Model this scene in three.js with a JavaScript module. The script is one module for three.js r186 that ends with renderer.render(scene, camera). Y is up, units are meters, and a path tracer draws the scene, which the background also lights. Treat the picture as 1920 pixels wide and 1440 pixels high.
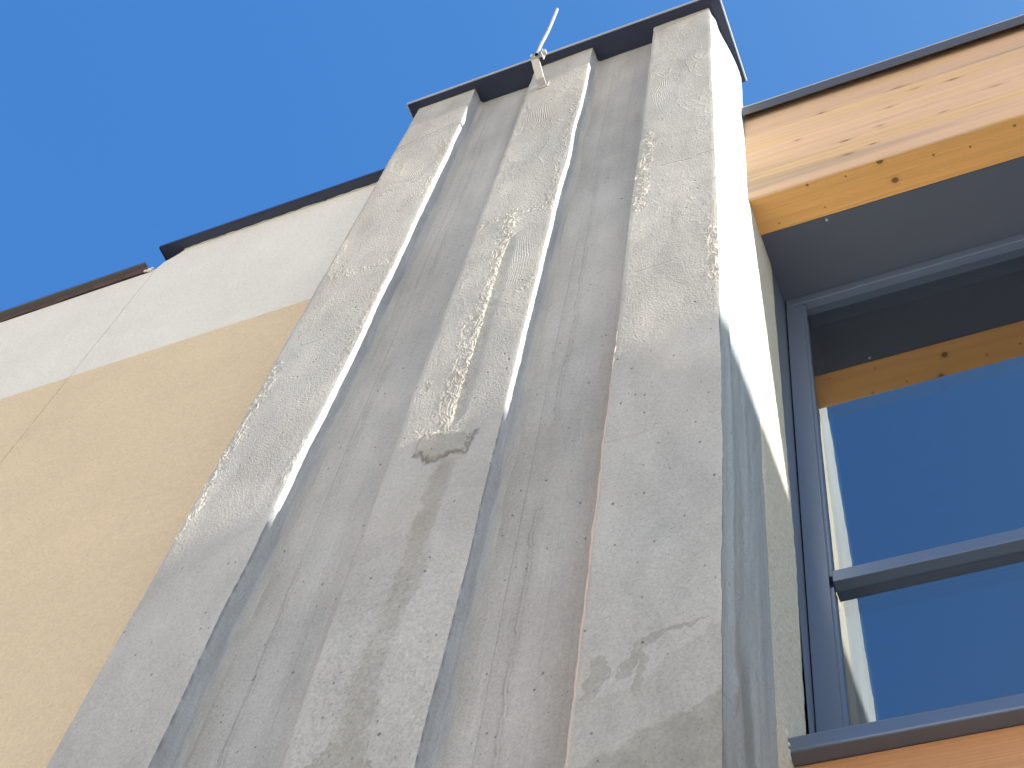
import * as THREE from 'three';
import { mergeGeometries, toCreasedNormals } from 'three/addons/utils/BufferGeometryUtils.js';
import { RoundedBoxGeometry } from 'three/addons/geometries/RoundedBoxGeometry.js';

// ---------------------------------------------------------------- camera, sky, sun, exposure
const scene = new THREE.Scene();
const R = THREE.MathUtils.degToRad;
const camera = new THREE.PerspectiveCamera(31.13, 4 / 3, 0.05, 900);
camera.position.set(0, 1.6, 0);
camera.rotation.set(R(58.802), R(33.937), R(13.966), 'YXZ');     // a phone held steeply upwards, turned left and rolled
scene.add(camera);

const EXPOSURE = 2.5;
const SUN = new THREE.Vector3(1, 0.36, 0.060).normalize();       // low sun raking along the facade from the right
scene.background = makeSky();
scene.environment = scene.background;
scene.environmentIntensity = 1;
const sun = new THREE.DirectionalLight(new THREE.Color(1, 0.93, 0.82), 5);
sun.position.copy(SUN).multiplyScalar(30).add(new THREE.Vector3(-0.8, 3.5, -1));
sun.target.position.set(-0.8, 3.5, -1);
sun.castShadow = true;
sun.shadow.mapSize.set(2048, 2048);
sun.shadow.radius = 1;
Object.assign(sun.shadow.camera, { left: -8, right: 8, top: 8, bottom: -8, near: 1, far: 60 });
scene.add(sun, sun.target);

const renderer = new THREE.WebGLRenderer({ antialias: true });
renderer.setSize(1024, 768);
renderer.toneMapping = THREE.LinearToneMapping;
renderer.toneMappingExposure = EXPOSURE;
renderer.shadowMap.enabled = true;

function makeSky() {                                            // clear late afternoon air: deep overhead, pale towards the horizon and the sun
  const W = 512, H = 256, d = new Float32Array(W * H * 4);
  for (let j = 0; j < H; j++) for (let i = 0; i < W; i++) {
    const el = ((j + 0.5) / H - 0.5) * Math.PI, az = ((i + 0.5) / W - 0.5) * 2 * Math.PI;
    const y = Math.sin(el), c = Math.cos(el), g = c * Math.cos(az) * SUN.x + y * SUN.y + c * Math.sin(az) * SUN.z;
    const a = Math.exp(3 * (g - 1)), b = Math.exp(9 * (g - 1)), h = Math.exp(-Math.max(y, 0) / 0.15) * (0.75 + 0.25 * g);
    const k = 1 / 2.5, o = (j * W + i) * 4;
    d[o] = k * (0.038 + 0.44 * a + 1.6 * b + 5.35 * h);
    d[o + 1] = k * (0.206 + 0.63 * a + 1.5 * b + 4.45 * h);
    d[o + 2] = k * (0.625 + 0.55 * a + 1.4 * b + 3.15 * h);
    d[o + 3] = 1;
  }
  const t = new THREE.DataTexture(d, W, H, THREE.RGBAFormat, THREE.FloatType);
  t.mapping = THREE.EquirectangularReflectionMapping; t.magFilter = t.minFilter = THREE.LinearFilter; t.wrapS = THREE.RepeatWrapping; t.needsUpdate = true;
  return t;
}

// ---------------------------------------------------------------- small tools
const clamp = (x, a = 0, b = 1) => Math.min(b, Math.max(a, x)), lerp = (a, b, t) => a + (b - a) * t;
const sstep = (a, b, x) => { const t = clamp((x - a) / (b - a)); return t * t * (3 - 2 * t); };
function hash(x, y, s = 0) { let h = Math.imul(x | 0, 374761393) ^ Math.imul(y | 0, 668265263) ^ Math.imul(s | 0, 2246822519); h = Math.imul(h ^ (h >>> 13), 1274126177); return ((h ^ (h >>> 16)) >>> 0) / 4294967296; }
function noise(x, y, s = 0) {
  const i = Math.floor(x), j = Math.floor(y); let u = x - i, v = y - j; u = u * u * (3 - 2 * u); v = v * v * (3 - 2 * v);
  const a = hash(i, j, s), b = hash(i + 1, j, s), c = hash(i, j + 1, s), d = hash(i + 1, j + 1, s);
  return a + (b - a) * u + (c - a) * v + (a - b - c + d) * u * v;
}
function fbm(x, y, n = 4, s = 0) { let a = 0, w = 0.5, t = 0; for (let k = 0; k < n; k++) { a += w * noise(x, y, s + k); t += w; w *= 0.5; x = x * 2.03 + 11.3; y = y * 2.03 + 5.7; } return a / t; }
let seed = 7; const rnd = () => { seed = (seed * 1664525 + 1013904223) >>> 0; return seed / 4294967296; };
function along(pts, y) {                                        // pts [y, x] sorted by y: x at this y
  if (y <= pts[0][0]) return pts[0][1];
  for (let k = 1; k < pts.length; k++) if (y <= pts[k][0]) return lerp(pts[k - 1][1], pts[k][1], (y - pts[k - 1][0]) / (pts[k][0] - pts[k - 1][0]));
  return pts[pts.length - 1][1];
}
function polyDist(x, y, p) {                                    // distance to a polyline [x, y]...
  let best = 1e9;
  for (let k = 1; k < p.length; k++) {
    const ax = p[k - 1][0], ay = p[k - 1][1], bx = p[k][0] - ax, by = p[k][1] - ay, t = clamp(((x - ax) * bx + (y - ay) * by) / (bx * bx + by * by));
    best = Math.min(best, Math.hypot(x - ax - bx * t, y - ay - by * t));
  }
  return best;
}
function inside(x, y, p) { let c = false; for (let i = 0, j = p.length - 1; i < p.length; j = i++) if ((p[i][1] > y) !== (p[j][1] > y) && x < (p[j][0] - p[i][0]) * (y - p[i][1]) / (p[j][1] - p[i][1]) + p[i][0]) c = !c; return c; }
const toByte = (l) => { l = clamp(l); return Math.round(255 * (l <= 0.0031308 ? 12.92 * l : 1.055 * Math.pow(l, 1 / 2.4) - 0.055)); };
// paints colour and height textures over the rectangle x0..x1, y0..y1 (metres); f writes [r, g, b, height in metres]
function paint(w, h, x0, x1, y0, y1, range, f, repeat) {
  const c = new Uint8Array(w * h * 4), b = new Float32Array(w * h * 4), o = [0, 0, 0, 0];
  for (let j = 0; j < h; j++) for (let i = 0; i < w; i++) {
    f(lerp(x0, x1, (i + 0.5) / w), lerp(y0, y1, (j + 0.5) / h), o);
    const k = (j * w + i) * 4;
    c[k] = toByte(o[0]); c[k + 1] = toByte(o[1]); c[k + 2] = toByte(o[2]); c[k + 3] = 255;
    b[k] = b[k + 1] = b[k + 2] = clamp(0.5 + o[3] / range); b[k + 3] = 1;
  }
  const map = new THREE.DataTexture(c, w, h), bump = new THREE.DataTexture(b, w, h, THREE.RGBAFormat, THREE.FloatType);
  map.colorSpace = THREE.SRGBColorSpace;
  for (const t of [map, bump]) { t.magFilter = t.minFilter = THREE.LinearFilter; t.wrapS = t.wrapT = repeat || THREE.ClampToEdgeWrapping; t.needsUpdate = true; }
  return { map, bumpMap: bump, bumpScale: range };
}
const names = {};
function numbered(n) { names[n] = (names[n] || 0) + 1; return names[n] === 1 ? n : n + '_' + String(names[n] - 1).padStart(3, '0'); }
function thing(name, label, category, group) {
  const o = new THREE.Group(); o.name = numbered(name); o.userData = { label, category }; if (group) o.userData.group = group; scene.add(o); return o;
}
function part(parent, name, geometry, material, label) {
  const m = new THREE.Mesh(Array.isArray(geometry) ? mergeGeometries(geometry.map((g) => g.index ? g.toNonIndexed() : g)) : geometry, material);
  m.name = name; m.castShadow = m.receiveShadow = true; if (label) m.userData.label = label; parent.add(m); return m;
}
function struct(name, geometry, material) { const m = part(scene, name, geometry, material); m.userData.kind = 'structure'; return m; }
// a grid of points f(u, v) -> [x, y, z, uvx, uvy]
function sheet(nu, nv, f) {
  const p = new Float32Array((nu + 1) * (nv + 1) * 3), t = new Float32Array((nu + 1) * (nv + 1) * 2), ix = [];
  for (let j = 0; j <= nv; j++) for (let i = 0; i <= nu; i++) {
    const q = f(i / nu, j / nv, i, j), k = j * (nu + 1) + i; p.set(q.slice(0, 3), k * 3); t.set([q[3], q[4]], k * 2);
    if (i < nu && j < nv) ix.push(k, k + 1, k + nu + 2, k, k + nu + 2, k + nu + 1);
  }
  const g = new THREE.BufferGeometry();
  g.setAttribute('position', new THREE.BufferAttribute(p, 3)); g.setAttribute('uv', new THREE.BufferAttribute(t, 2)); g.setIndex(ix); g.computeVertexNormals(); return g;
}
// a box with softened edges and box-projected uv in metres
function box(x0, x1, y0, y1, z0, z1, r = 0.002) {
  const g = r ? new RoundedBoxGeometry(x1 - x0, y1 - y0, z1 - z0, 2, Math.min(r, (x1 - x0) / 2.1, (y1 - y0) / 2.1, (z1 - z0) / 2.1)) : new THREE.BoxGeometry(x1 - x0, y1 - y0, z1 - z0);
  g.translate((x0 + x1) / 2, (y0 + y1) / 2, (z0 + z1) / 2); return metreUV(g);
}
function metreUV(g) {
  g = g.index ? g.toNonIndexed() : g; const p = g.attributes.position, n = g.attributes.normal, u = new Float32Array(p.count * 2);
  for (let k = 0; k < p.count; k += 3) {
    let a = [0, 0, 0]; for (let q = 0; q < 3; q++) { a[0] += Math.abs(n.getX(k + q)); a[1] += Math.abs(n.getY(k + q)); a[2] += Math.abs(n.getZ(k + q)); }
    const m = a[2] >= a[0] && a[2] >= a[1] ? 2 : a[0] >= a[1] ? 0 : 1;
    for (let q = 0; q < 3; q++) { const x = p.getX(k + q), y = p.getY(k + q), z = p.getZ(k + q); u.set(m === 2 ? [x, y] : m === 0 ? [-z, y] : [x, -z], (k + q) * 2); }
  }
  g.setAttribute('uv', new THREE.BufferAttribute(u, 2)); return g;
}
// a bar along x or y whose left side leans: xl(y), xr(y)
function leaning(xl, xr, y0, y1, z0, z1) {
  const g = box(0, 1, y0, y1, z0, z1, 0), p = g.attributes.position;
  for (let k = 0; k < p.count; k++) { const y = p.getY(k), a = typeof xl === 'number' ? xl : xl(y), b = typeof xr === 'number' ? xr : xr(y); p.setX(k, lerp(a, b, p.getX(k))); }
  g.computeVertexNormals(); return metreUV(g);
}

// ---------------------------------------------------------------- concrete of the pillar: shapes of its edges, relief and stains (metres)
const wob = (y, s, a) => a * ((fbm(y * 9, s * 7.1, 3, s) - 0.5) * 1.6 + (noise(y * 70, s, s + 50) - 0.5) * 0.5);
const sway = (y, s) => (fbm(y * 4.5, s * 3.3, 2, s) - 0.5) * 0.009 + (noise(y * 110, s, s + 60) - 0.5) * 0.0007;
const EDGE = {
  a0: (y) => along([[2.5, -1.260], [3.42, -1.257], [5.44, -1.241]], y) + wob(y, 1, 0.003),
  a1: (y) => along([[2.5, -1.074], [3.06, -1.074], [3.64, -1.066], [4.3, -1.056], [5.0, -1.051], [5.53, -1.054]], y) + sway(y, 2),
  b0: (y) => along([[2.5, -0.864], [3.68, -0.873], [4.86, -0.862], [5.53, -0.862]], y) + wob(y, 3, 0.003),
  b1: (y) => along([[2.5, -0.677], [4.0, -0.677], [5.53, -0.682]], y) + sway(y, 4),
  c0: (y) => along([[2.5, -0.488], [3.62, -0.493], [5.53, -0.498]], y) + wob(y, 5, 0.003),
  c1: (y) => along([[2.5, -0.312], [2.82, -0.311], [3.21, -0.308], [3.92, -0.313], [5.53, -0.333]], y) + wob(y, 6, 0.0025),
};
const ZF = -1, ZG = -1.045, YB = 1.2, YT = 5.53;
const SEAM = [[-0.774, 3.51], [-0.780, 3.68], [-0.777, 3.80], [-0.777, 3.975], [-0.775, 4.17], [-0.788, 4.41]];
const CRUMBS = [                                                // rough lines left by the shuttering: points, width, strength
  [SEAM, 0.020, 1], [[[-0.805, 3.56], [-0.80, 3.70], [-0.805, 3.91]], 0.012, 0.7],
  [[[-0.86, 4.375], [-0.82, 4.39], [-0.75, 4.385], [-0.69, 4.40]], 0.022, 0.7], [[[-0.856, 4.99], [-0.80, 4.965], [-0.74, 4.957]], 0.025, 0.35],
  [[[-1.246, 4.375], [-1.155, 4.346], [-1.08, 4.354]], 0.022, 0.5], [[[-1.20, 4.83], [-1.11, 4.86]], 0.02, 0.3],
  [[[-1.256, 3.40], [-1.254, 3.57], [-1.248, 3.75], [-1.242, 3.96]], 0.018, 1], [[[-1.243, 4.38], [-1.238, 4.56]], 0.010, 0.5],
  [[[-1.078, 3.47], [-1.075, 3.60]], 0.010, 0.55], [[[-1.072, 3.85], [-1.070, 4.05], [-1.066, 4.40]], 0.010, 0.5], [[[-1.062, 4.7], [-1.060, 5.1]], 0.012, 0.5],
  [[[-0.690, 4.36], [-0.694, 4.7], [-0.694, 5.15]], 0.010, 0.5], [[[-0.70, 3.97], [-0.685, 4.02]], 0.014, 0.5],
  [[[-0.482, 4.21], [-0.484, 4.36], [-0.475, 4.56], [-0.482, 4.62]], 0.018, 1], [[[-0.490, 5.07], [-0.45, 5.06]], 0.02, 0.5],
  [[[-0.318, 3.77], [-0.322, 3.98]], 0.014, 1], [[[-0.858, 3.64], [-0.853, 3.68]], 0.008, 1], [[[-0.825, 3.50], [-0.76, 3.50]], 0.015, 0.8],
];
const COMBS = [[-0.735, 4.13, 0.034, 0.15], [-0.45, 4.90, 0.03, 0.12], [-1.13, 4.97, 0.04, 0.1], [-0.80, 5.06, 0.04, 0.08], [-0.68, 3.005, 0.012, 0.02]];
const CREASE = [[[-1.004, 2.6], [-1.008, 3.1], [-1.004, 3.46], [-1.003, 3.80], [-0.983, 4.19], [-0.985, 5.15]], [[-0.598, 2.6], [-0.602, 3.02], [-0.604, 3.2], [-0.602, 3.95], [-0.612, 4.6], [-0.60, 5.4]]];
const LUMP = [[-0.825, 3.477], [-0.814, 3.497], [-0.740, 3.470], [-0.727, 3.445], [-0.735, 3.404], [-0.764, 3.410], [-0.792, 3.402], [-0.822, 3.443]];
const STREAK = [[2.2, -0.775, 0.03], [2.78, -0.772, 0.027], [2.90, -0.785, 0.027], [2.97, -0.780, 0.024], [3.08, -0.762, 0.026], [3.19, -0.768, 0.020], [3.29, -0.762, 0.020], [3.40, -0.758, 0.020]];
const WETLINE = [[-0.50, 2.668], [-0.444, 2.682], [-0.402, 2.703], [-0.366, 2.726], [-0.342, 2.732], [-0.300, 2.746]];
const PATCHES = [                                               // damp patches low on the right rib
  [[-0.478, 2.838], [-0.462, 2.846], [-0.441, 2.826], [-0.452, 2.800], [-0.466, 2.775], [-0.484, 2.765]],
  [[-0.428, 2.852], [-0.401, 2.866], [-0.357, 2.874], [-0.318, 2.871], [-0.350, 2.860], [-0.383, 2.856], [-0.405, 2.838], [-0.425, 2.815], [-0.440, 2.790], [-0.436, 2.825]],
  [[-0.409, 2.842], [-0.398, 2.818], [-0.409, 2.755], [-0.421, 2.780]],
];
const roughness = (x, y) => {                                   // how crumbly the surface is here
  let r = 0;
  for (const [p, w, s] of CRUMBS) {
    let lo = 1e9, hi = -1e9, l = 1e9, h = -1e9; for (const q of p) { lo = Math.min(lo, q[1]); hi = Math.max(hi, q[1]); l = Math.min(l, q[0]); h = Math.max(h, q[0]); }
    if (y < lo - 0.09 || y > hi + 0.09 || x < l - 0.06 || x > h + 0.06) continue;
    r = Math.max(r, s * (1 - sstep(w * 0.35, w * 1.5, polyDist(x + (noise(x * 60, y * 40, 3) - 0.5) * 0.016, y + (noise(x * 40, y * 25, 4) - 0.5) * 0.04, p))));
  }
  return r;
};
const ridged = (x, y, s) => 1 - Math.abs(2 * noise(x, y, s) - 1);
const crumb = (x, y) => { const a = x + 0.010 * noise(x * 90, y * 50, 23), c = y + 0.016 * noise(x * 70, y * 60, 24); return Math.pow(ridged(a * 170 + c * 30, c * 75, 21), 4) * 0.75 + Math.pow(ridged(a * 300 - c * 90, c * 190, 22), 3) * 0.45 + 0.25 * noise(x * 60, y * 40, 25) - 0.42; };
const coarse = (x, y) => (fbm(x * 7, y * 4, 3, 31) - 0.5) * 0.004 + (inside(x, y, LUMP) ? 0.005 : 0) - 0.004 * Math.exp(-Math.pow((x + 0.765) / 0.008, 2)) * sstep(3.5, 3.56, y) * (1 - sstep(4.15, 4.3, y));
const isGroove = (x, y) => (x > EDGE.a1(y) && x < EDGE.b0(y)) || (x > EDGE.b1(y) && x < EDGE.c0(y));

const FX0 = -1.32, FX1 = -0.24, FY0 = 2.35, FY1 = 5.6;
const PITS = new Map();
for (let k = 0; k < 3600; k++) {
  const x = lerp(FX0, FX1, rnd()), y = lerp(FY0, FY1, rnd()), r = 0.0008 + 0.0016 * Math.pow(rnd(), 6), e = 1 + rnd();
  const key = Math.floor(x * 20) + ',' + Math.floor(y * 20); (PITS.get(key) || PITS.set(key, []).get(key)).push([x, y, r, e]);
}
const SCRATCH = [];
for (let k = 0; k < 90; k++) { const g = rnd() < 0.5, x = g ? lerp(-0.66, -0.51, rnd()) : lerp(-1.04, -0.88, rnd()), y = lerp(2.6, 4.6, rnd() * rnd() + 0.02), l = 0.02 + 0.10 * rnd(); SCRATCH.push([x, y, y + l, (rnd() - 0.5) * 0.02]); }
function concreteAt(x, y, o) {
  const low = fbm(x * 3.1, y * 1.7, 4, 1), mid = fbm(x * 17, y * 9, 4, 2), fine = noise(x * 420, y * 420, 3), grit = noise(x * 800, y * 700, 4);
  const groove = isGroove(x, y), rough = groove ? 0 : roughness(x, y);
  let v = 0.425 * (0.78 + 0.44 * low) * (0.86 + 0.28 * mid) * (0.90 + 0.20 * fine) * (0.94 + 0.12 * grit);
  let r = 1.04, g = 1.0, b = 0.905, h = 0;
  h += (mid - 0.5) * 0.0009 + (fine - 0.5) * 0.0004 + (grit - 0.5) * 0.0004;
  if (groove) { v *= 0.83 + 0.12 * noise(x * 30, y * 1.2, 8) + 0.05 * noise(x * 75, y * 1.6, 18);  // recess shade painted in: panels darker than the ribs
    const gx = x < -0.8 ? x + 1.062 : x + 0.679, q = [0.052, 0.118, 0.158].map((c) => c + 0.004 * Math.sin(y * 1.7 + c * 90)), board = (gx > q[0]) + (gx > q[1]) + (gx > q[2]);   // marks of the shuttering boards
    v *= 0.965 + 0.07 * hash(board, x < -0.8 ? 1 : 2, 77); h += 0.0006 * (board % 2); for (const c of q) { const d = Math.abs(gx - c); if (d < 0.0022) v *= 1 - 0.08 * (1 - d / 0.0022) * sstep(0.2, 0.5, noise(y * 6, c * 50, 78)); } h += (noise(x * 120, y * 2.2, 9) - 0.5) * 0.0008; b += 0.01; }
  const tone = fbm(x * 5 + 40, y * 2.5, 3, 12); r += (tone - 0.5) * 0.06; b -= (tone - 0.5) * 0.06;
  if (!groove) {                                                // trowelled skin with curls
    const skin = sstep(3.55, 4.3, y + (mid - 0.5) * 0.8);
    h += skin * 0.0005 * Math.pow(ridged(x * 38 + 6 * mid, y * 14 + 5 * low, 41), 6) * sstep(0.45, 0.6, fbm(x * 9, y * 5, 2, 42));
    v *= 1 + 0.03 * skin; r += 0.014 * skin; b -= 0.022 * skin;
    const coarseLow = (1 - sstep(2.9, 3.4, y)) * (x > -0.86 && x < -0.67 ? 1 : 0.35);
    h += coarseLow * (noise(x * 260, y * 220, 44) - 0.5) * 0.0012; v *= 1 + coarseLow * (noise(x * 260, y * 220, 44) - 0.5) * 0.20;
    const pl = fbm(x * 6 + 3, y * 3.2, 2, 48) + (fbm(x * 50, y * 40, 3, 49) - 0.5) * 0.05; v *= 1 - 0.055 * sstep(0.50, 0.512, pl) + 0.05 * sstep(0.60, 0.612, pl); h += 0.00015 * sstep(0.50, 0.53, pl);   // skim plates of another tone
    for (const [jx, jy] of x < -1 ? [[-1.16, 4.84], [-1.16, 4.02]] : x < -0.6 ? [[-0.77, 4.70]] : [[-0.40, 5.05], [-0.40, 3.9], [-0.40, 3.33]]) { const d = Math.abs(y - jy - (x - jx) * 0.03 - (noise(x * 40, jy, 19) - 0.5) * 0.006); if (d < 0.004) { const k = (1 - d / 0.004) * sstep(0.3, 0.6, noise(x * 16, jy, 20)); v *= 1 - 0.13 * k; h -= 0.0008 * k; } }
  }
  if (rough > 0) { const c = crumb(x, y); h += rough * c * 0.0020; v *= 1 + rough * (-0.03 + 0.30 * c); r += rough * 0.015; b -= rough * 0.03; }
  for (const [cx, cy, sx, sy] of COMBS) {
    const k = 1 - sstep(0.6, 1.1, Math.hypot((x - cx) / sx, (y - cy) / sy)); if (k > 0) h += k * 0.00040 * noise(x * 25, y * 12, 7) * 2 * Math.sin((x - cx) * 1150 + 9 * Math.sin((y - cy) * 17 + cx * 9) + noise(x * 40, y * 22, 5) * 9);
  }
  CREASE.forEach((p, n) => {
    const d = polyDist(x + (noise(y * 25, n, 6) - 0.5) * 0.007 + (noise(y * 120, n, 17) - 0.5) * 0.003, y, p), on = sstep(0.28, 0.55, noise(y * 5, n, 14));
    if (d < 0.02 && groove) { const q = on * (0.35 + 0.9 * noise(y * 60, n, 16)); h += q * 0.0011 * Math.exp(-Math.pow(d / 0.0022, 2)); v *= 1 - q * 0.13 * Math.exp(-Math.pow((d - 0.003) / 0.002, 2)); v *= 1 + q * 0.07 * Math.exp(-Math.pow(d / 0.0016, 2)); v *= 1 - 0.04 * Math.exp(-Math.pow(d / 0.010, 2)); }
  });
  if (groove) for (const s of SCRATCH) if (y > s[1] && y < s[2]) { const d = Math.abs(x - s[0] - s[3] * (y - s[1])); if (d < 0.002) v *= 1 + 0.09 * (1 - d / 0.002); }
  for (let a = -1; a <= 1; a++) for (let c = -1; c <= 1; c++) {
    const l = PITS.get((Math.floor(x * 20) + a) + ',' + (Math.floor(y * 20) + c)); if (!l) continue;
    for (const [px, py, pr, e] of l) { const d = Math.hypot((x - px) * e, y - py) / pr; if (d < 1.3) { const k = 1 - sstep(0.6, 1.3, d); h -= k * pr * 1.1; v *= 1 - 0.55 * k; } }
  }
  const wx = x + (fbm(x * 45, y * 30, 3, 61) - 0.5) * 0.030 + (noise(x * 210, y * 150, 64) - 0.5) * 0.006, wy = y + (fbm(x * 40, y * 36, 3, 62) - 0.5) * 0.034 + (noise(x * 180, y * 190, 65) - 0.5) * 0.006;
  let wet = 0;
  if (x > -0.868 && x < -0.67) {
    const sc = along(STREAK.map((q) => [q[0], q[1]]), y), sw = along(STREAK.map((q) => [q[0], q[2]]), y);
    wet = Math.max(wet, (1 - sstep(sw * 0.45, sw * 1.25, Math.abs(lerp(x, wx, 0.7) - sc))) * (1 - sstep(3.38, 3.42, y)) * (0.35 + 0.65 * fbm(x * 70, y * 9, 3, 63)));
    if (inside(lerp(x, wx, 0.35), lerp(y, wy, 0.35), LUMP)) wet = Math.max(wet, 0.62);
    if (inside(wx, wy, [[-0.86, 2.72], [-0.83, 2.765], [-0.80, 2.79], [-0.765, 2.775], [-0.735, 2.73], [-0.74, 2.2], [-0.87, 2.2]])) wet = Math.max(wet, 0.9);
    const crack = polyDist(wx, y, [[-0.822, 3.44], [-0.79, 3.402], [-0.757, 3.412], [-0.735, 3.404], [-0.724, 3.445], [-0.712, 3.468]]); if (crack < 0.006) { v *= 1 - 0.45 * (1 - crack / 0.006); h -= 0.003 * (1 - crack / 0.006); }
  }
  if (x > -0.485) {
    const line = along(WETLINE.map((q) => [q[0], q[1]]), x);
    wet = Math.max(wet, 1 - sstep(-0.004, 0.006, wy - line));
    const top = wy - line + (fbm(x * 20, y * 20, 3, 66) - 0.5) * 0.09; wet = Math.max(wet, 0.42 * (1 - sstep(0.100, 0.112, top)));
    for (const p of PATCHES) if (inside(wx, wy, p)) wet = Math.max(wet, 0.75);
    const e = polyDist(x, wy, [[-0.44, 4.40], [-0.39, 4.393], [-0.323, 4.40]]); if (e < 0.005) { v *= 1 - 0.12 * (1 - e / 0.005); h -= 0.0012 * (1 - e / 0.005); }
  }
  if (x > -0.563 && x < -0.495 && groove) { const pink = sstep(-0.555, -0.51, x + (mid - 0.5) * 0.04) * (1 - sstep(3.5, 4.3, y)) * 0.8; r += pink * 0.05; b -= pink * 0.05; v *= 1 - pink * 0.06; }
  if (x > -0.95 && x < -0.865 && groove) { const pink = sstep(-0.935, -0.89, x + (mid - 0.5) * 0.04) * (1 - sstep(3.2, 3.9, y)) * 0.6; r += pink * 0.05; b -= pink * 0.04; }
  if (x < -1.04 && y > 5.17 && y < 5.28) { const d = Math.abs(y - lerp(5.203, 5.251, (x + 1.2) / 0.136)); if (d < 0.005) { v *= 1 - 0.28 * (1 - d / 0.005); h -= 0.002 * (1 - d / 0.005); } }
  if (wet > 0) { const m = wet * (0.62 + 0.55 * fbm(x * 60, y * 40, 4, 67)); h -= 0.0009 * sstep(0.2, 0.6, wet); v *= 1 - 0.29 * m; r += 0.012 * m; b -= 0.05 * m; h *= 1 - 0.3 * wet; }
  o[0] = v * r; o[1] = v * g; o[2] = v * b; o[3] = h;
}
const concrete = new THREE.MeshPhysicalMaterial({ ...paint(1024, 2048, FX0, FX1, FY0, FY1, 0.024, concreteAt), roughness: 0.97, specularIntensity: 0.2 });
const fuv = (x, y) => [(x - FX0) / (FX1 - FX0), (y - FY0) / (FY1 - FY0)];

// the side of the pillar towards the window
const SY0 = 2.3, SY1 = 5.6, SZ = 0.26;
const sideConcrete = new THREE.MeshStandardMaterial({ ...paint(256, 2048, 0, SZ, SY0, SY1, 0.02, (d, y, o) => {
  const low = fbm(d * 6, y * 1.5, 4, 71), str = fbm(d * 55, y * 2.2, 3, 72), fine = noise(d * 420, y * 420, 73);
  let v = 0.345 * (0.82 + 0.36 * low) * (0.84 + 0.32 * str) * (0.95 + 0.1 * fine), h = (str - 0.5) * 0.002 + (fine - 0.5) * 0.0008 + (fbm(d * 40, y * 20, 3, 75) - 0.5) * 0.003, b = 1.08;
  const wet = Math.max(1 - sstep(2.63, 2.73, y + (fbm(d * 30, y * 8, 3, 74) - 0.5) * 0.16 + d * 0.25), (1 - sstep(0.012, 0.03, Math.abs(d - 0.085 - (2.9 - y) * 0.12))) * (1 - sstep(2.82, 2.95, y)));
  v *= 1 - 0.28 * wet; b -= 0.03 * wet;
  const pit = noise(d * 150, y * 110, 76); if (pit > 0.945) { v *= 0.82; h -= 0.0008; }
  o[0] = v * 0.86; o[1] = v; o[2] = v * b; o[3] = h;  // bluish tint puts the sky-lit shade of this side into its colour
}), roughness: 0.88 });

const flankConcrete = new THREE.MeshStandardMaterial({ ...paint(128, 1024, 0, 0.05, 0, 1.6, 0.01, (d, y, o) => {  // bluish flank shade painted into the colour, fading towards the panel tone
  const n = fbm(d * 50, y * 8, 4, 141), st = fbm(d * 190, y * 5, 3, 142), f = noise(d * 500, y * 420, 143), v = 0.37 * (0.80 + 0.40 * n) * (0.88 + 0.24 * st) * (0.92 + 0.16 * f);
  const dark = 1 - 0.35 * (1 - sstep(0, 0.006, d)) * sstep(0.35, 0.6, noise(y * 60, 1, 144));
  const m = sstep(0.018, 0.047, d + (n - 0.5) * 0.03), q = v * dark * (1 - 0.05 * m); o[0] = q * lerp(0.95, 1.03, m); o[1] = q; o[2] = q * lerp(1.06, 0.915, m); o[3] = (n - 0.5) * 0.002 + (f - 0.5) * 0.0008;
}, THREE.MirroredRepeatWrapping), roughness: 0.88 });
flankConcrete.map.repeat.set(20, 1 / 1.6); flankConcrete.bumpMap.repeat.set(20, 1 / 1.6);

// ---------------------------------------------------------------- ground and the neighbour whose roof edge shades the lower facade
const gravel = new THREE.MeshStandardMaterial({ ...paint(512, 512, 0, 2, 0, 2, 0.03, (x, y, o) => {
  const n = fbm(x * 6, y * 6, 3, 81), f = noise(x * 90, y * 90, 82), v = 0.60 * (0.8 + 0.4 * n) * (0.85 + 0.3 * f); o[0] = v * 1.05; o[1] = v; o[2] = v * 0.87; o[3] = (f - 0.5) * 0.015;
}, THREE.MirroredRepeatWrapping), roughness: 0.95 });
{ const g = new THREE.PlaneGeometry(900, 900); g.rotateX(-Math.PI / 2); const u = g.attributes.uv; for (let k = 0; k < u.count; k++) u.setXY(k, u.getX(k) * 450, u.getY(k) * 450); struct('ground', g, gravel); }

// ---------------------------------------------------------------- plaster
function plasterMat(col, s) {
  return new THREE.MeshStandardMaterial({ ...paint(1024, 1024, 0, 1.024, 0, 1.024, 0.010, (x, y, o) => {
    const n = fbm(x * 5, y * 5, 3, s), f = noise(x * 260, y * 260, s + 1), c = noise(x * 120, y * 140, s + 2), sp = f > 0.86 ? 0.86 : f < 0.10 ? 1.06 : 1, v = (0.94 + 0.12 * n) * (0.975 + 0.05 * c) * (0.93 + 0.14 * f) * sp;
    o[0] = col[0] * v; o[1] = col[1] * v; o[2] = col[2] * v; o[3] = (f - 0.5) * 0.0012 + (c - 0.5) * 0.0012;
  }, THREE.MirroredRepeatWrapping), roughness: 0.93 });
}
const paleRender = plasterMat([0.735, 0.685, 0.59], 101), beigeRender = plasterMat([0.685, 0.535, 0.34], 105), greyRender = plasterMat([0.50, 0.50, 0.43], 109);
const duskRender = plasterMat([0.16, 0.15, 0.14], 113);
const darkMetal = new THREE.MeshStandardMaterial({ color: new THREE.Color().setRGB(0.035, 0.042, 0.075), roughness: 0.42, metalness: 0.2 });
const bronzeMetal = new THREE.MeshStandardMaterial({ color: new THREE.Color().setRGB(0.085, 0.075, 0.068), roughness: 0.45, metalness: 0.2 });
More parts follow.
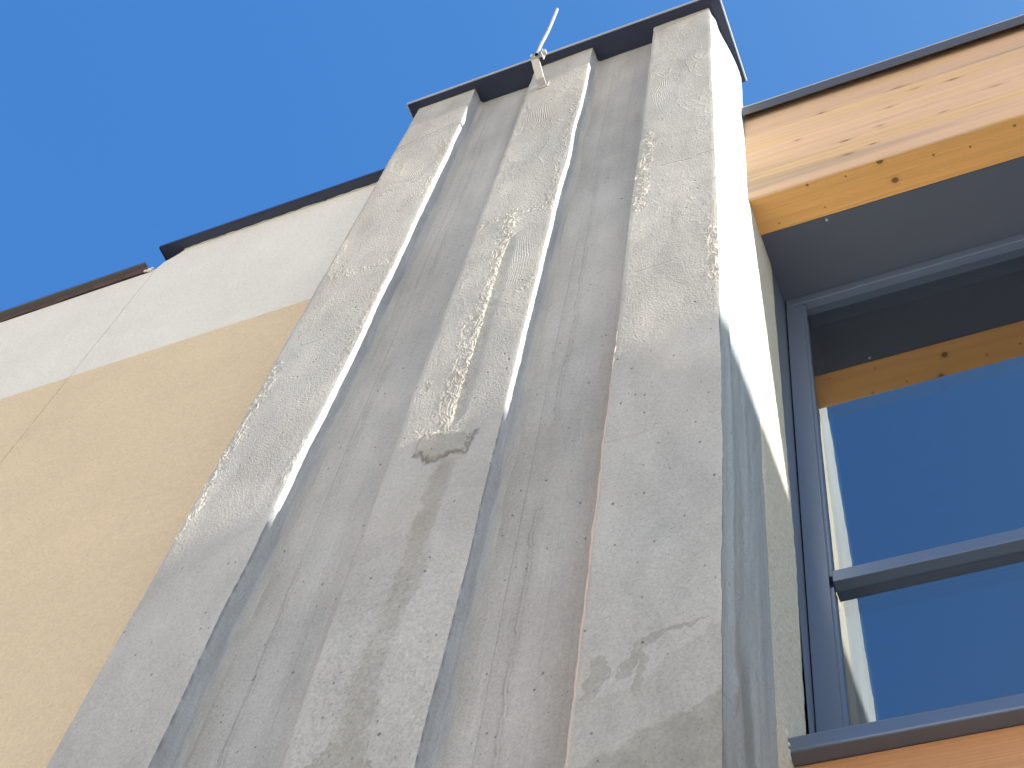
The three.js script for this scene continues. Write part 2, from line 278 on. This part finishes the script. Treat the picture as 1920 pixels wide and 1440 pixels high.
const lipMetal = new THREE.MeshStandardMaterial({ color: new THREE.Color().setRGB(0.50, 0.50, 0.49), roughness: 0.4, metalness: 0.5 });
const zinc = new THREE.MeshStandardMaterial({ color: new THREE.Color().setRGB(0.62, 0.58, 0.53), roughness: 0.38, metalness: 0.75 });
const frameMetal = new THREE.MeshStandardMaterial({ color: new THREE.Color().setRGB(0.165, 0.21, 0.285), roughness: 0.33, metalness: 0.45 });
const fascia = new THREE.MeshStandardMaterial({ color: new THREE.Color().setRGB(0.105, 0.117, 0.15), roughness: 0.6 });

// ---------------------------------------------------------------- the concrete pillar: three ribs, two recessed panels, a side, a sheet metal cap
const pillar = thing('concrete_pillar', 'tall grey fair-faced concrete pillar with three raised vertical ribs under a dark sheet metal cap', 'concrete pillar');
const NY = 560;
function ribSheet(xl, xr, nx, zf, rightSide) {
  const Y = (v) => lerp(YB, YT, Math.pow(v, 0.9)), bev = 0.0009;
  const front = sheet(nx, NY, (u, v) => {
    const y = Y(v), a = xl(y), b = xr(y), x = lerp(a, b, u), e = Math.min(x - a, b - x), r = roughness(x, y);
    return [x, y, zf + coarse(x, y) - (e < bev ? (bev - e) * 0.7 : 0) + (r > 0 ? r * crumb(x, y) * 0.0016 : 0), ...fuv(x, y)];
  });
  const edge = (x, y) => zf + coarse(x, y) - bev * 0.7 + (roughness(x, y) > 0 ? roughness(x, y) * crumb(x, y) * 0.0016 : 0);
  const left = sheet(1, NY, (u, v) => { const y = Y(v), a = xl(y); return [a, y, lerp(ZG - 0.02, edge(a, y), u), ...fuv(a - 0.03 + 0.03 * u, y)]; });
  const right = rightSide && sheet(14, NY, (u, v) => {           // the flank drops straight, then sweeps into the recessed panel in a hollow fillet
    const y = Y(v), b = xr(y), z0 = edge(b, y), rf = 0.010 + 0.008 * noise(y * 9, 5, 98), rough = (fbm(u * 3, y * 30, 3, 97) - 0.5) * 0.003 * Math.min(1, u * 6);
    if (u < 0.4) return [b + rough, y, lerp(z0, ZG + rf, u / 0.4), u * 0.05, y];
    const a = (u - 0.4) / 0.6 * Math.PI / 2; return [b + rough + rf * (1 - Math.cos(a)), y, ZG + rf * (1 - Math.sin(a)) - (u > 0.99 ? 0.0015 : 0), u * 0.05, y];
  });
  return [mergeGeometries([left, front]), right];
}
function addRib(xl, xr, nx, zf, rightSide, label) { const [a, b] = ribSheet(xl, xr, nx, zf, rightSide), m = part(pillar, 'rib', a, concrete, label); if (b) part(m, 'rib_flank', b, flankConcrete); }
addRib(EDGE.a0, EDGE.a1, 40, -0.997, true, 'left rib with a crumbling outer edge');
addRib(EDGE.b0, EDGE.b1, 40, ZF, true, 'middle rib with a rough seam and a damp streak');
addRib(EDGE.c0, EDGE.c1, 40, -1.004, false, 'right rib with damp patches low down');
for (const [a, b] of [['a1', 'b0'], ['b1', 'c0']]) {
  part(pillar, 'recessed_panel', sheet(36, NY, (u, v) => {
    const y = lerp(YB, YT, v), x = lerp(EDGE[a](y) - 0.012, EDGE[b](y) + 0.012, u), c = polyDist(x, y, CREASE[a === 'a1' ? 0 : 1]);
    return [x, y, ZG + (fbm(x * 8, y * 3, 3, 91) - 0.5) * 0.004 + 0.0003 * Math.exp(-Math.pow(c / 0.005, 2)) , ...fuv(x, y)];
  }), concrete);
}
// side: a rounded bead runs up behind the front corner; the sheet starts on the rib's own corner
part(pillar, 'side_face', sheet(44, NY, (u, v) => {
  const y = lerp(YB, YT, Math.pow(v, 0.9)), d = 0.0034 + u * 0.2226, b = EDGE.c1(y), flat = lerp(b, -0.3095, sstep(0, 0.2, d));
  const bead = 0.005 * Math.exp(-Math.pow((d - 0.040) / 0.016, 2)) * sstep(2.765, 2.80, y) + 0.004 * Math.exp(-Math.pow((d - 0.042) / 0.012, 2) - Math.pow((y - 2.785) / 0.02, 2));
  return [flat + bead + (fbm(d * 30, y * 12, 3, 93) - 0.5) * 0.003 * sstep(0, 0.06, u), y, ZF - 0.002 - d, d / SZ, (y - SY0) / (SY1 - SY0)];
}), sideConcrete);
part(pillar, 'pillar_core', box(-1.235, -0.345, YB, YT - 0.01, -1.30, ZG - 0.025, 0), concrete);
part(pillar, 'edge_strip', sheet(6, 260, (u, v) => {            // thin reddish mortar fillet left on the inner edge of the right rib
  const y = lerp(1.6, 3.68, v), a = u * Math.PI, r = 0.0017 + (noise(y * 55, 1, 95) - 0.5) * 0.0014 - 0.0013 * sstep(3.2, 3.68, y);
  return [EDGE.c0(y) + 0.001 + (noise(y * 22, 2, 96) - 0.5) * 0.0005 - r * Math.cos(a), y, -1.005 + r * Math.sin(a) * 1.3, u, y * 3];
}), new THREE.MeshStandardMaterial({ color: new THREE.Color().setRGB(0.56, 0.44, 0.36), roughness: 0.9 }), 'thin pinkish mortar line on the inner edge of the right rib');
{
  const x0 = -1.267, x1 = -0.300, z0 = -1.2421, z1 = -0.975;
  const cap = part(pillar, 'cap_flashing', box(x0, x1, YT, YT + 0.004, z0, z1, 0.0012), darkMetal, 'dark sheet metal cap over the pillar head');
  part(cap, 'drip_lip', [box(x0 - 0.0025, x1 + 0.0025, YT - 0.001, YT + 0.013, z1 + 0.0005, z1 + 0.004, 0.001), box(x1 + 0.0005, x1 + 0.004, YT - 0.001, YT + 0.013, z0, z1, 0.001), box(x0 - 0.004, x0 - 0.0005, YT - 0.001, YT + 0.013, z0, z1, 0.001)], lipMetal);
}

// ---------------------------------------------------------------- lightning rod clamped in front of the cap
{
  const t = thing('lightning_rod', 'short bare metal lightning rod in a bolted clamp at the top of the middle rib', 'lightning rod');
  const bx = -0.812, by = 5.330, cx = -0.800, cy = 5.352, cz = -0.925;
  const prof = [[ZF + 0.001, by - 0.016], [ZF + 0.022, by - 0.012], [ZF + 0.048, by + 0.004], [cz - 0.006, cy - 0.004], [cz + 0.003, cy + 0.012]], th = 0.0022, sh = new THREE.Shape();
  prof.forEach(([z, y], k) => (k ? sh.lineTo(-z, y) : sh.moveTo(-z, y))); [...prof].reverse().forEach(([z, y]) => sh.lineTo(-z - th, y - th * 1.4));
  const strap = new THREE.ExtrudeGeometry(sh, { depth: 0.022, bevelEnabled: true, bevelSize: 0.0006, bevelThickness: 0.0006, bevelSegments: 1 }); strap.rotateY(Math.PI / 2); strap.translate(bx - 0.012, 0, 0);
  part(t, 'bracket', [metreUV(strap), box(bx - 0.014, bx + 0.016, by - 0.032, by + 0.004, ZF + 0.0005, ZF + 0.004, 0.001)], zinc);
  const clamp_ = part(t, 'clamp', [box(cx - 0.017, cx + 0.017, cy - 0.006, cy + 0.012, cz - 0.004, cz + 0.004, 0.002), box(cx + 0.010, cx + 0.013, cy - 0.016, cy + 0.022, cz - 0.011, cz + 0.011, 0.001)], zinc);
  for (const sx of [-1, 1]) { const g = new THREE.CylinderGeometry(0.0085, 0.0085, 0.007, 6); g.rotateZ(Math.PI / 2); g.translate(cx + sx * 0.019, cy + 0.002, cz + 0.004); part(clamp_, 'bolt', metreUV(g), zinc); }
  part(t, 'rod', new THREE.TubeGeometry(new THREE.CatmullRomCurve3([new THREE.Vector3(cx - 0.003, cy - 0.012, cz + 0.008), new THREE.Vector3(cx - 0.002, cy + 0.08, cz + 0.007), new THREE.Vector3(cx + 0.003, cy + 0.22, cz + 0.004), new THREE.Vector3(cx + 0.006, cy + 0.46, cz + 0.002)]), 30, 0.0056, 10), zinc);
  { const g = new THREE.SphereGeometry(0.0056, 10, 8); g.translate(cx + 0.006, cy + 0.46, cz + 0.002); part(t, 'rod_tip', g, zinc); }
}

// ---------------------------------------------------------------- rendered wall to the left, in two bays with a hairline joint
{
  const t = thing('rendered_wall', 'smooth rendered wall left of the pillar, pale band above a beige field, dark metal coping', 'wall');
  const z = -1.08, th = 0.2, gap = 0.0028;
  const PY = 4.482, jx = -2.056;
  const slab = (pts) => { const s = new THREE.Shape(); pts.forEach((p, k) => (k ? s.lineTo(...p) : s.moveTo(...p))); const g = new THREE.ExtrudeGeometry(s, { depth: th, bevelEnabled: true, bevelSize: 0.0012, bevelThickness: 0.0012, bevelSegments: 1 }); g.translate(0, 0, z - th - 0.0012); return metreUV(g); };
  part(t, 'render_panel', slab([[jx + gap, PY + 0.0015], [-1.22, PY + 0.009], [-1.22, 5.215], [-1.987, 5.215], [-2.001, 5.193], [-2.019, 5.176], [-2.040, 5.161], [jx + gap, 5.129]]), paleRender);
  part(t, 'render_panel', slab([[-4.2, PY - 0.012], [jx - gap, PY - 0.0005], [jx - gap, 5.124], [-2.076, 5.111], [-2.45, 5.111], [-4.2, 5.115]]), paleRender);
  part(t, 'render_panel', slab([[jx + gap, 1.0], [-1.22, 1.0], [-1.22, PY + 0.006], [jx + gap, PY - 0.0015]]), beigeRender, 'beige field below the pale band');
  part(t, 'render_panel', slab([[-4.2, 1.0], [jx - gap, 1.0], [jx - gap, PY - 0.0035], [-4.2, PY - 0.015]]), beigeRender, 'beige field left of the hairline joint');
  const cap = part(t, 'coping', box(-2.064, -1.24, 5.218, 5.222, -1.28, -1.052, 0.0012), darkMetal);
  part(cap, 'drip_lip', [box(-2.066, -1.24, 5.216, 5.228, -1.0515, -1.0485, 0.001), box(-2.0675, -2.0645, 5.216, 5.228, -1.28, -1.0515, 0.001)], darkMetal);
  const mortar = []; for (let k = 0; k < 40; k++) { const x = lerp(-1.985, -1.27, k / 39) + rnd() * 0.01, s = 0.003 + 0.004 * rnd(); const g = new THREE.IcosahedronGeometry(s, 1); g.scale(3.2, 0.6, 0.5); g.translate(x, 5.214 + rnd() * 0.002, z + 0.001); mortar.push(metreUV(g)); }
  part(t, 'mortar_bead', mortar, greyRender, 'ragged mortar left under the coping').userData.kind = 'stuff';
  const rust = new THREE.MeshStandardMaterial({ ...paint(512, 64, 0, 2, 0, 0.1, 0.01, (x, y, o) => { const n = fbm(x * 14, y * 60, 4, 121), v = 0.6 + 0.8 * n; o[0] = 0.085 * v; o[1] = 0.050 * v; o[2] = 0.050 * v; o[3] = (n - 0.5) * 0.006; }, THREE.RepeatWrapping), roughness: 0.8 });
  part(t, 'roof_edging', sheet(80, 4, (u, v) => { const x = lerp(-4.2, -2.078, u), top = 5.128 + 0.009 * sstep(-2.2, -2.8, x); return [x, lerp(5.115, top, v) + (noise(x * 30, v * 3, 123) - 0.5) * 0.002, z + 0.002 + 0.012 * v + (noise(x * 14, 2, 124) - 0.5) * 0.005, x, v * 0.05]; }), rust, 'weathered brown edging on the lower left end');
  part(t, 'roof_sheet', box(-4.2, -2.085, 5.126, 5.138, -1.28, z + 0.026, 0.002), bronzeMetal);
  part(t, 'mortar_lump', [[-2.072, 5.111, 0.007], [-2.086, 5.115, 0.005], [-2.064, 5.118, 0.005]].map(([x, y, s]) => { const g = new THREE.IcosahedronGeometry(s, 1); g.scale(1.3, 0.8, 0.8); g.translate(x, y, z + 0.006); return metreUV(g); }), paleRender);
}

// ---------------------------------------------------------------- timber
function woodMat(w, h, len, hgt, base, knots, s, weather) {
  return new THREE.MeshStandardMaterial({ ...paint(w, h, 0, len, 0, hgt, 0.01, (x, y, o) => {
    let yy = y; let k = 0, ring = 0;
    for (const [kx, ky, kr] of knots) { const dx = (x - kx) / 2.0, dy = y - ky, d = Math.hypot(dx, dy); if (d < kr * 7) { yy += dy * 0.9 * Math.exp(-d / kr * 0.8); const st = weather ? 1.6 + 2.2 * hash(kx * 999, ky * 999) : 1.1, d2 = Math.hypot((x - kx) / st, dy + (weather ? (noise(x * 60, ky, s) - 0.5) * 0.004 : 0)); k = Math.max(k, (weather ? 0.5 + 0.5 * hash(ky * 777, kx * 333) : 1) * (1 - sstep(kr * (weather ? 0.2 : 0.7), kr * (weather ? 1.2 : 1.05), d2))); ring = Math.max(ring, 0.45 * (1 - sstep(kr, kr * 2.4, d2))); } }
    const warp = fbm(x * 0.5, yy * 5, 3, s), g = noise(x * 0.35 + warp * 2, yy * 150 + warp * 14, s + 1) * 0.6 + noise(x * 0.8, yy * 330 + warp * 20, s + 5) * 0.4, fib = noise(x * 9, yy * 1100, s + 2), broad = fbm(x * 0.7, yy * 11, 4, s + 3);
    let v = (0.90 + 0.18 * g) * (0.94 + 0.12 * fib) * (0.82 + 0.36 * broad), r = 1, b = 1;
    v *= 1 - 0.62 * k - 0.25 * ring; r += 0.25 * k; b -= 0.2 * k;
    if (weather) { const st = fbm(x * 1.1 + y * 0.4, y * 16, 4, s + 8); const dark = sstep(0.55, 0.75, st); v *= 1 - 0.22 * dark; b += 0.12 * dark; r -= 0.06 * dark; const chk = noise(x * 9, y * 260, s + 9); if (chk > 0.95) v *= 0.86; const sap = fbm(x * 2, y * 22, 3, s + 10); b -= 0.18 * sstep(0.5, 0.7, sap); }
    o[0] = base[0] * v * r; o[1] = base[1] * v; o[2] = base[2] * v * b; o[3] = (g - 0.5) * 0.0006 + (fib - 0.5) * 0.0006 - 0.001 * k;
  }), roughness: 0.72 });
}
const BX0 = -0.3085, BX1 = 5.2;
// uv for a long timber: the texture's own length and height measured from the given corner; it mirrors far outside the picture
function faceUV(g, x0, y0, len, hgt, axis) { const p = g.attributes.position, u = new Float32Array(p.count * 2); for (let k = 0; k < p.count; k++) u.set([(p.getX(k) - x0) / len, ((axis === 'z' ? -p.getZ(k) : p.getY(k)) - y0) / hgt], k * 2); g.setAttribute('uv', new THREE.BufferAttribute(u, 2)); return g; }
function timber(t, x0, x1, y0, y1, z0, z1, front, under) {
  for (const m of [front, under]) for (const k of ['map', 'bumpMap']) m[k].wrapS = m[k].wrapT = THREE.MirroredRepeatWrapping;
  const c = 0.003, f = new THREE.PlaneGeometry(x1 - x0, y1 - y0 - c, 60, 8); f.translate((x0 + x1) / 2, (y0 + y1 + c) / 2, z1);
  const ch = sheet(60, 1, (u, v) => [lerp(x0, x1, u), lerp(y0, y0 + c, v), lerp(z1 - c, z1, v), 0, 0]);
  const back = new THREE.PlaneGeometry(x1 - x0, y1 - y0); back.rotateY(Math.PI); back.translate((x0 + x1) / 2, (y0 + y1) / 2, z0);
  const top = new THREE.PlaneGeometry(x1 - x0, z1 - z0); top.rotateX(-Math.PI / 2); top.translate((x0 + x1) / 2, y1, (z0 + z1) / 2);
  const end = new THREE.PlaneGeometry(z1 - z0, y1 - y0); end.rotateY(-Math.PI / 2); end.translate(x0, (y0 + y1) / 2, (z0 + z1) / 2);
  part(t, 'front_face', [f, ch, back, top, end].map((g) => faceUV(g, x0, y0, 1.4, 0.6, 'y')), front);
  const u = new THREE.PlaneGeometry(x1 - x0, z1 - z0 - c, 60, 2); u.rotateX(Math.PI / 2); u.translate((x0 + x1) / 2, y0, (z0 + z1 - c) / 2);
  part(t, 'underside', faceUV(u, x0, -z1, 1.4, 0.12, 'z'), under);
}
const kf = [[0.24, 0.087, 0.006], [0.24, 0.174, 0.006], [0.395, 0.415, 0.006], [0.43, 0.372, 0.005], [0.20, 0.412, 0.006], [0.326, 0.20, 0.005], [0.13, 0.28, 0.005], [0.30, 0.10, 0.005], [0.52, 0.35, 0.006], [0.60, 0.22, 0.006], [0.36, 0.30, 0.004], [0.47, 0.16, 0.004], [0.8, 0.3, 0.008], [1.0, 0.12, 0.007], [1.2, 0.4, 0.008]];
const ku = [[0.326, 0.061, 0.008], [0.305, 0.006, 0.0075], [0.224, 0.016, 0.002], [0.137, 0.009, 0.003], [0.50, 0.037, 0.0024], [0.05, 0.08, 0.0016], [0.60, 0.02, 0.003], [0.16, 0.075, 0.0018], [0.42, 0.03, 0.0025], [0.9, 0.05, 0.011], [1.15, 0.02, 0.009]];
{
  const t = thing('timber_beam', 'large laminated timber beam above the window, weathered pale face and warm orange underside', 'timber beam');
  timber(t, BX0, BX1, 4.63, 5.205, -1.326, -1.23, woodMat(2048, 1024, 1.4, 0.6, [0.60, 0.385, 0.235], kf, 201, true), woodMat(2048, 256, 1.4, 0.12, [0.85, 0.435, 0.135], ku, 221, false));
  const cap = part(t, 'coping', box(BX0 + 0.001, BX1, 5.2075, 5.213, -1.36, -1.213, 0.001), bronzeMetal, 'brown metal coping on top of the beam');
  part(cap, 'drip_fascia', box(BX0 + 0.001, BX1, 5.157, 5.2125, -1.2125, -1.2095, 0.001), bronzeMetal);
  part(cap, 'drip_lip', box(BX0 + 0.001, BX1, 5.2135, 5.220, -1.2125, -1.2085, 0.001), lipMetal);
}
{
  const t = thing('timber_beam', 'brown timber beam below the window sill at the lower right', 'timber beam');
  timber(t, -0.3165, BX1, 2.2, 2.9395, -1.43, -1.328, woodMat(1024, 512, 1.4, 0.6, [0.54, 0.26, 0.11], [[0.235, 0.085, 0.012], [0.15, 0.125, 0.006], [0.26, 0.12, 0.005], [0.6, 0.05, 0.011], [0.235, 0.33, 0.009]], 241, false), woodMat(512, 128, 1.4, 0.12, [0.54, 0.26, 0.11], [], 261, false));
}
{
  const t = thing('soffit', 'flat dark grey soffit panel between the timber beam and the window head', 'soffit');
  part(t, 'panel', box(-0.3095, BX1, 4.6305, 4.645, -1.6, -1.3275, 0), fascia);
  for (const [x, z] of [[-0.1536, -1.3375], [0.36, -1.3375], [0.87, -1.3375], [1.4, -1.3375]]) { const g = new THREE.SphereGeometry(0.004, 10, 6); g.scale(1, 0.5, 1); g.translate(x, 4.630, z); part(t, 'screw_head', g, zinc); }
}

// ---------------------------------------------------------------- rendered reveal between pillar and window
{
  const t = thing('rendered_reveal', 'narrow strip of rough grey-green render between the pillar side and the window frame', 'wall reveal');
  const h = (z, y) => (fbm(z * 90, y * 90, 3, 131) - 0.5) * 0.0022;
  part(t, 'render_face', sheet(24, 420, (u, v) => {
    const y = lerp(1.2, 5.2, v), front = -1.2275 + 0.016 * sstep(3.6, 2.8, y) + (noise(y * 60, 3, 132) - 0.5) * 0.002, back = -1.4105 + (noise(y * 45, 4, 133) - 0.5) * 0.002, z = lerp(front, back, u);
    return [-0.3075 + h(z, y) - 0.003 * sstep(0.05, 0, u) - 0.0065 * sstep(3.6, 2.95, y), y, z, -z, y];
  }), greyRender);
  part(t, 'render_core', box(-0.60, -0.335, 1.2, 5.2, -1.70, -1.235, 0), greyRender);
  const lumps = []; for (let k = 0; k < 16; k++) { const g = new THREE.IcosahedronGeometry(0.0015 + 0.003 * rnd(), 1); g.scale(0.8, 1.5, 0.8); g.rotateX(rnd() * 3); g.translate(-0.3155 + rnd() * 0.002, 2.90 + rnd() * 0.075, -1.296 - rnd() * 0.01); lumps.push(metreUV(g)); }
  part(t, 'mortar_lump', lumps, greyRender).userData.kind = 'stuff';
}

// ---------------------------------------------------------------- the window
{
  const t = thing('window', 'large fixed window with blue-grey metal frame, one transom and sky reflected in the glass', 'window');
  const yt = 4.6295, ys = 3.0, zf = -1.51, zg = -1.53;
  const L = (top, bottom) => (y) => lerp(bottom, top, (y - 3.2) / (4.6 - 3.2));
  const xo = L(-0.3045, -0.3225), xg = L(-0.3015, -0.3195), xi = L(-0.263, -0.279), XR = 5.1;
  // casing: sheet metal running from the render to the frame, with a dark shadow gap at the frame
  part(t, 'casing', sheet(8, 40, (u, v) => { const y = lerp(ys, yt, v), z = lerp(-1.408, zf - 0.01, u); return [lerp(-0.3085, xo(y) - 0.0004, u) + (u > 0.99 ? 0 : 0), y, z, u, y]; }), frameMetal);
  part(t, 'jamb', leaning(xg, xi, ys, 4.5965, zg - 0.03, zf), frameMetal);
  part(t, 'head', box(-0.301, XR, 4.597, yt, zg - 0.03, zf, 0.0015), frameMetal);
  part(t, 'transom', box(-0.268, XR, 3.530, 3.560, zg - 0.03, zf + 0.004, 0.0015), frameMetal);
  part(t, 'glazing_bead', [leaning(xi, (y) => xi(y) + 0.006, 3.5605, 4.5965, zg - 0.004, zf - 0.008), leaning(xi, (y) => xi(y) + 0.006, ys, 3.5295, zg - 0.004, zf - 0.008)], frameMetal);
  for (const x of [1.35, 2.9]) part(t, 'mullion', box(x, x + 0.07, ys, 4.5965, zg - 0.03, zf - 0.001, 0.0015), frameMetal);
  part(t, 'bottom_rail', box(-0.301, XR, 2.99, ys + 0.09, zg - 0.03, zf - 0.002, 0.0015), frameMetal);
  const glass = new THREE.MeshPhysicalMaterial({ color: new THREE.Color().setRGB(0.36, 0.46, 0.56), roughness: 0.0, metalness: 0.0, transmission: 1, thickness: 0, ior: 3.6 });
  for (const [a, b] of [[3.561, 4.596], [3.05, 3.529]]) { const g = new THREE.PlaneGeometry(XR + 0.29, b - a); g.translate((XR - 0.29) / 2, (a + b) / 2, zg); part(t, 'pane', g, glass); const i = g.clone(); i.translate(0, 0, -0.018); part(t, 'inner_pane', i, glass); }
  const sl = part(t, 'sill', sheet(40, 8, (u, v) => {           // folded sheet: slope, rounded nose, drip edge, underside
    const P = [[2.999, zf + 0.002], [2.985, -1.40], [2.9690, -1.306], [2.9668, -1.3015], [2.9630, -1.3000], [2.9440, -1.3000], [2.9405, -1.3010], [2.9400, -1.304], [2.9402, -1.3275]], q = P[Math.round(v * 8)];
    return [lerp(-0.3150, XR, u), q[0], q[1], u, v];
  }), frameMetal);
  const e = new THREE.Shape(); [[1.51, 2.999], [1.40, 2.985], [1.306, 2.969], [1.300, 2.963], [1.300, 2.944], [1.304, 2.940], [1.3275, 2.940], [1.51, 2.96]].forEach((p, k) => (k ? e.lineTo(...p) : e.moveTo(...p)));
  const eg = new THREE.ShapeGeometry(e); eg.rotateY(Math.PI / 2); eg.translate(-0.3150, 0, 0); part(sl, 'end_plate', eg, frameMetal);
  part(t, 'inner_lining', leaning((y) => xi(y) - 0.03, (y) => xi(y) + 0.001, 2.95, 4.6, -1.75, zg - 0.032), new THREE.MeshStandardMaterial({ color: new THREE.Color().setRGB(0.72, 0.68, 0.62), roughness: 0.6 }), 'pale timber lining behind the glass');
}

// ---------------------------------------------------------------- the body of the building behind
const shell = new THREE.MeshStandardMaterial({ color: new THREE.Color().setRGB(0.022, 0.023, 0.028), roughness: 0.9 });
{
  const t = thing('building_shell', 'dim room and flat roof of the building behind the window', 'building');
  part(t, 'roof', box(-4.2, 5.25, 4.995, 5.10, -7, -1.40, 0), shell);
  part(t, 'back_wall', box(-4.2, 5.25, 0.01, 4.99, -7, -6.8, 0), shell);
  part(t, 'ceiling', box(-0.59, 5.2, 4.66, 4.75, -6.79, -1.62, 0), shell);
  part(t, 'floor', box(-0.59, 5.2, 2.1, 2.2, -6.79, -1.45, 0), shell);
  part(t, 'side_wall', box(5.21, 5.4, 0.01, 4.99, -6.79, -1.3, 0), shell);
  part(t, 'partition', box(-0.75, -0.61, 0.01, 4.99, -6.79, -1.36, 0), shell);
  part(t, 'plinth_wall', box(-4.2, 5.2, 0.01, 2.09, -1.65, -1.44, 0), beigeRender);
  part(t, 'plinth_wall', box(-1.235, -0.335, 0.01, 1.19, -1.30, -1.05, 0), concrete);
}
{
  const t = thing('neighbouring_house', 'low rendered house with a flat roof to the right, outside the picture', 'house');
  part(t, 'wall', box(7.2, 15, 0.005, 6.14, -9, 0.9, 0), duskRender);
  part(t, 'roof', box(7.0, 15.2, 6.145, 6.29, -9.2, 1.1, 0.01), darkMetal);
  for (const z of [-7.5, -5, -2.5]) { const w = part(t, 'window', box(7.17, 7.199, 1.2, 2.6, z, z + 1.2, 0), darkMetal); part(w, 'window_sill', box(7.14, 7.168, 1.12, 1.19, z - 0.08, z + 1.28, 0), lipMetal); part(w, 'lintel', box(7.14, 7.168, 2.61, 2.68, z - 0.08, z + 1.28, 0), lipMetal); }
}

renderer.render(scene, camera);
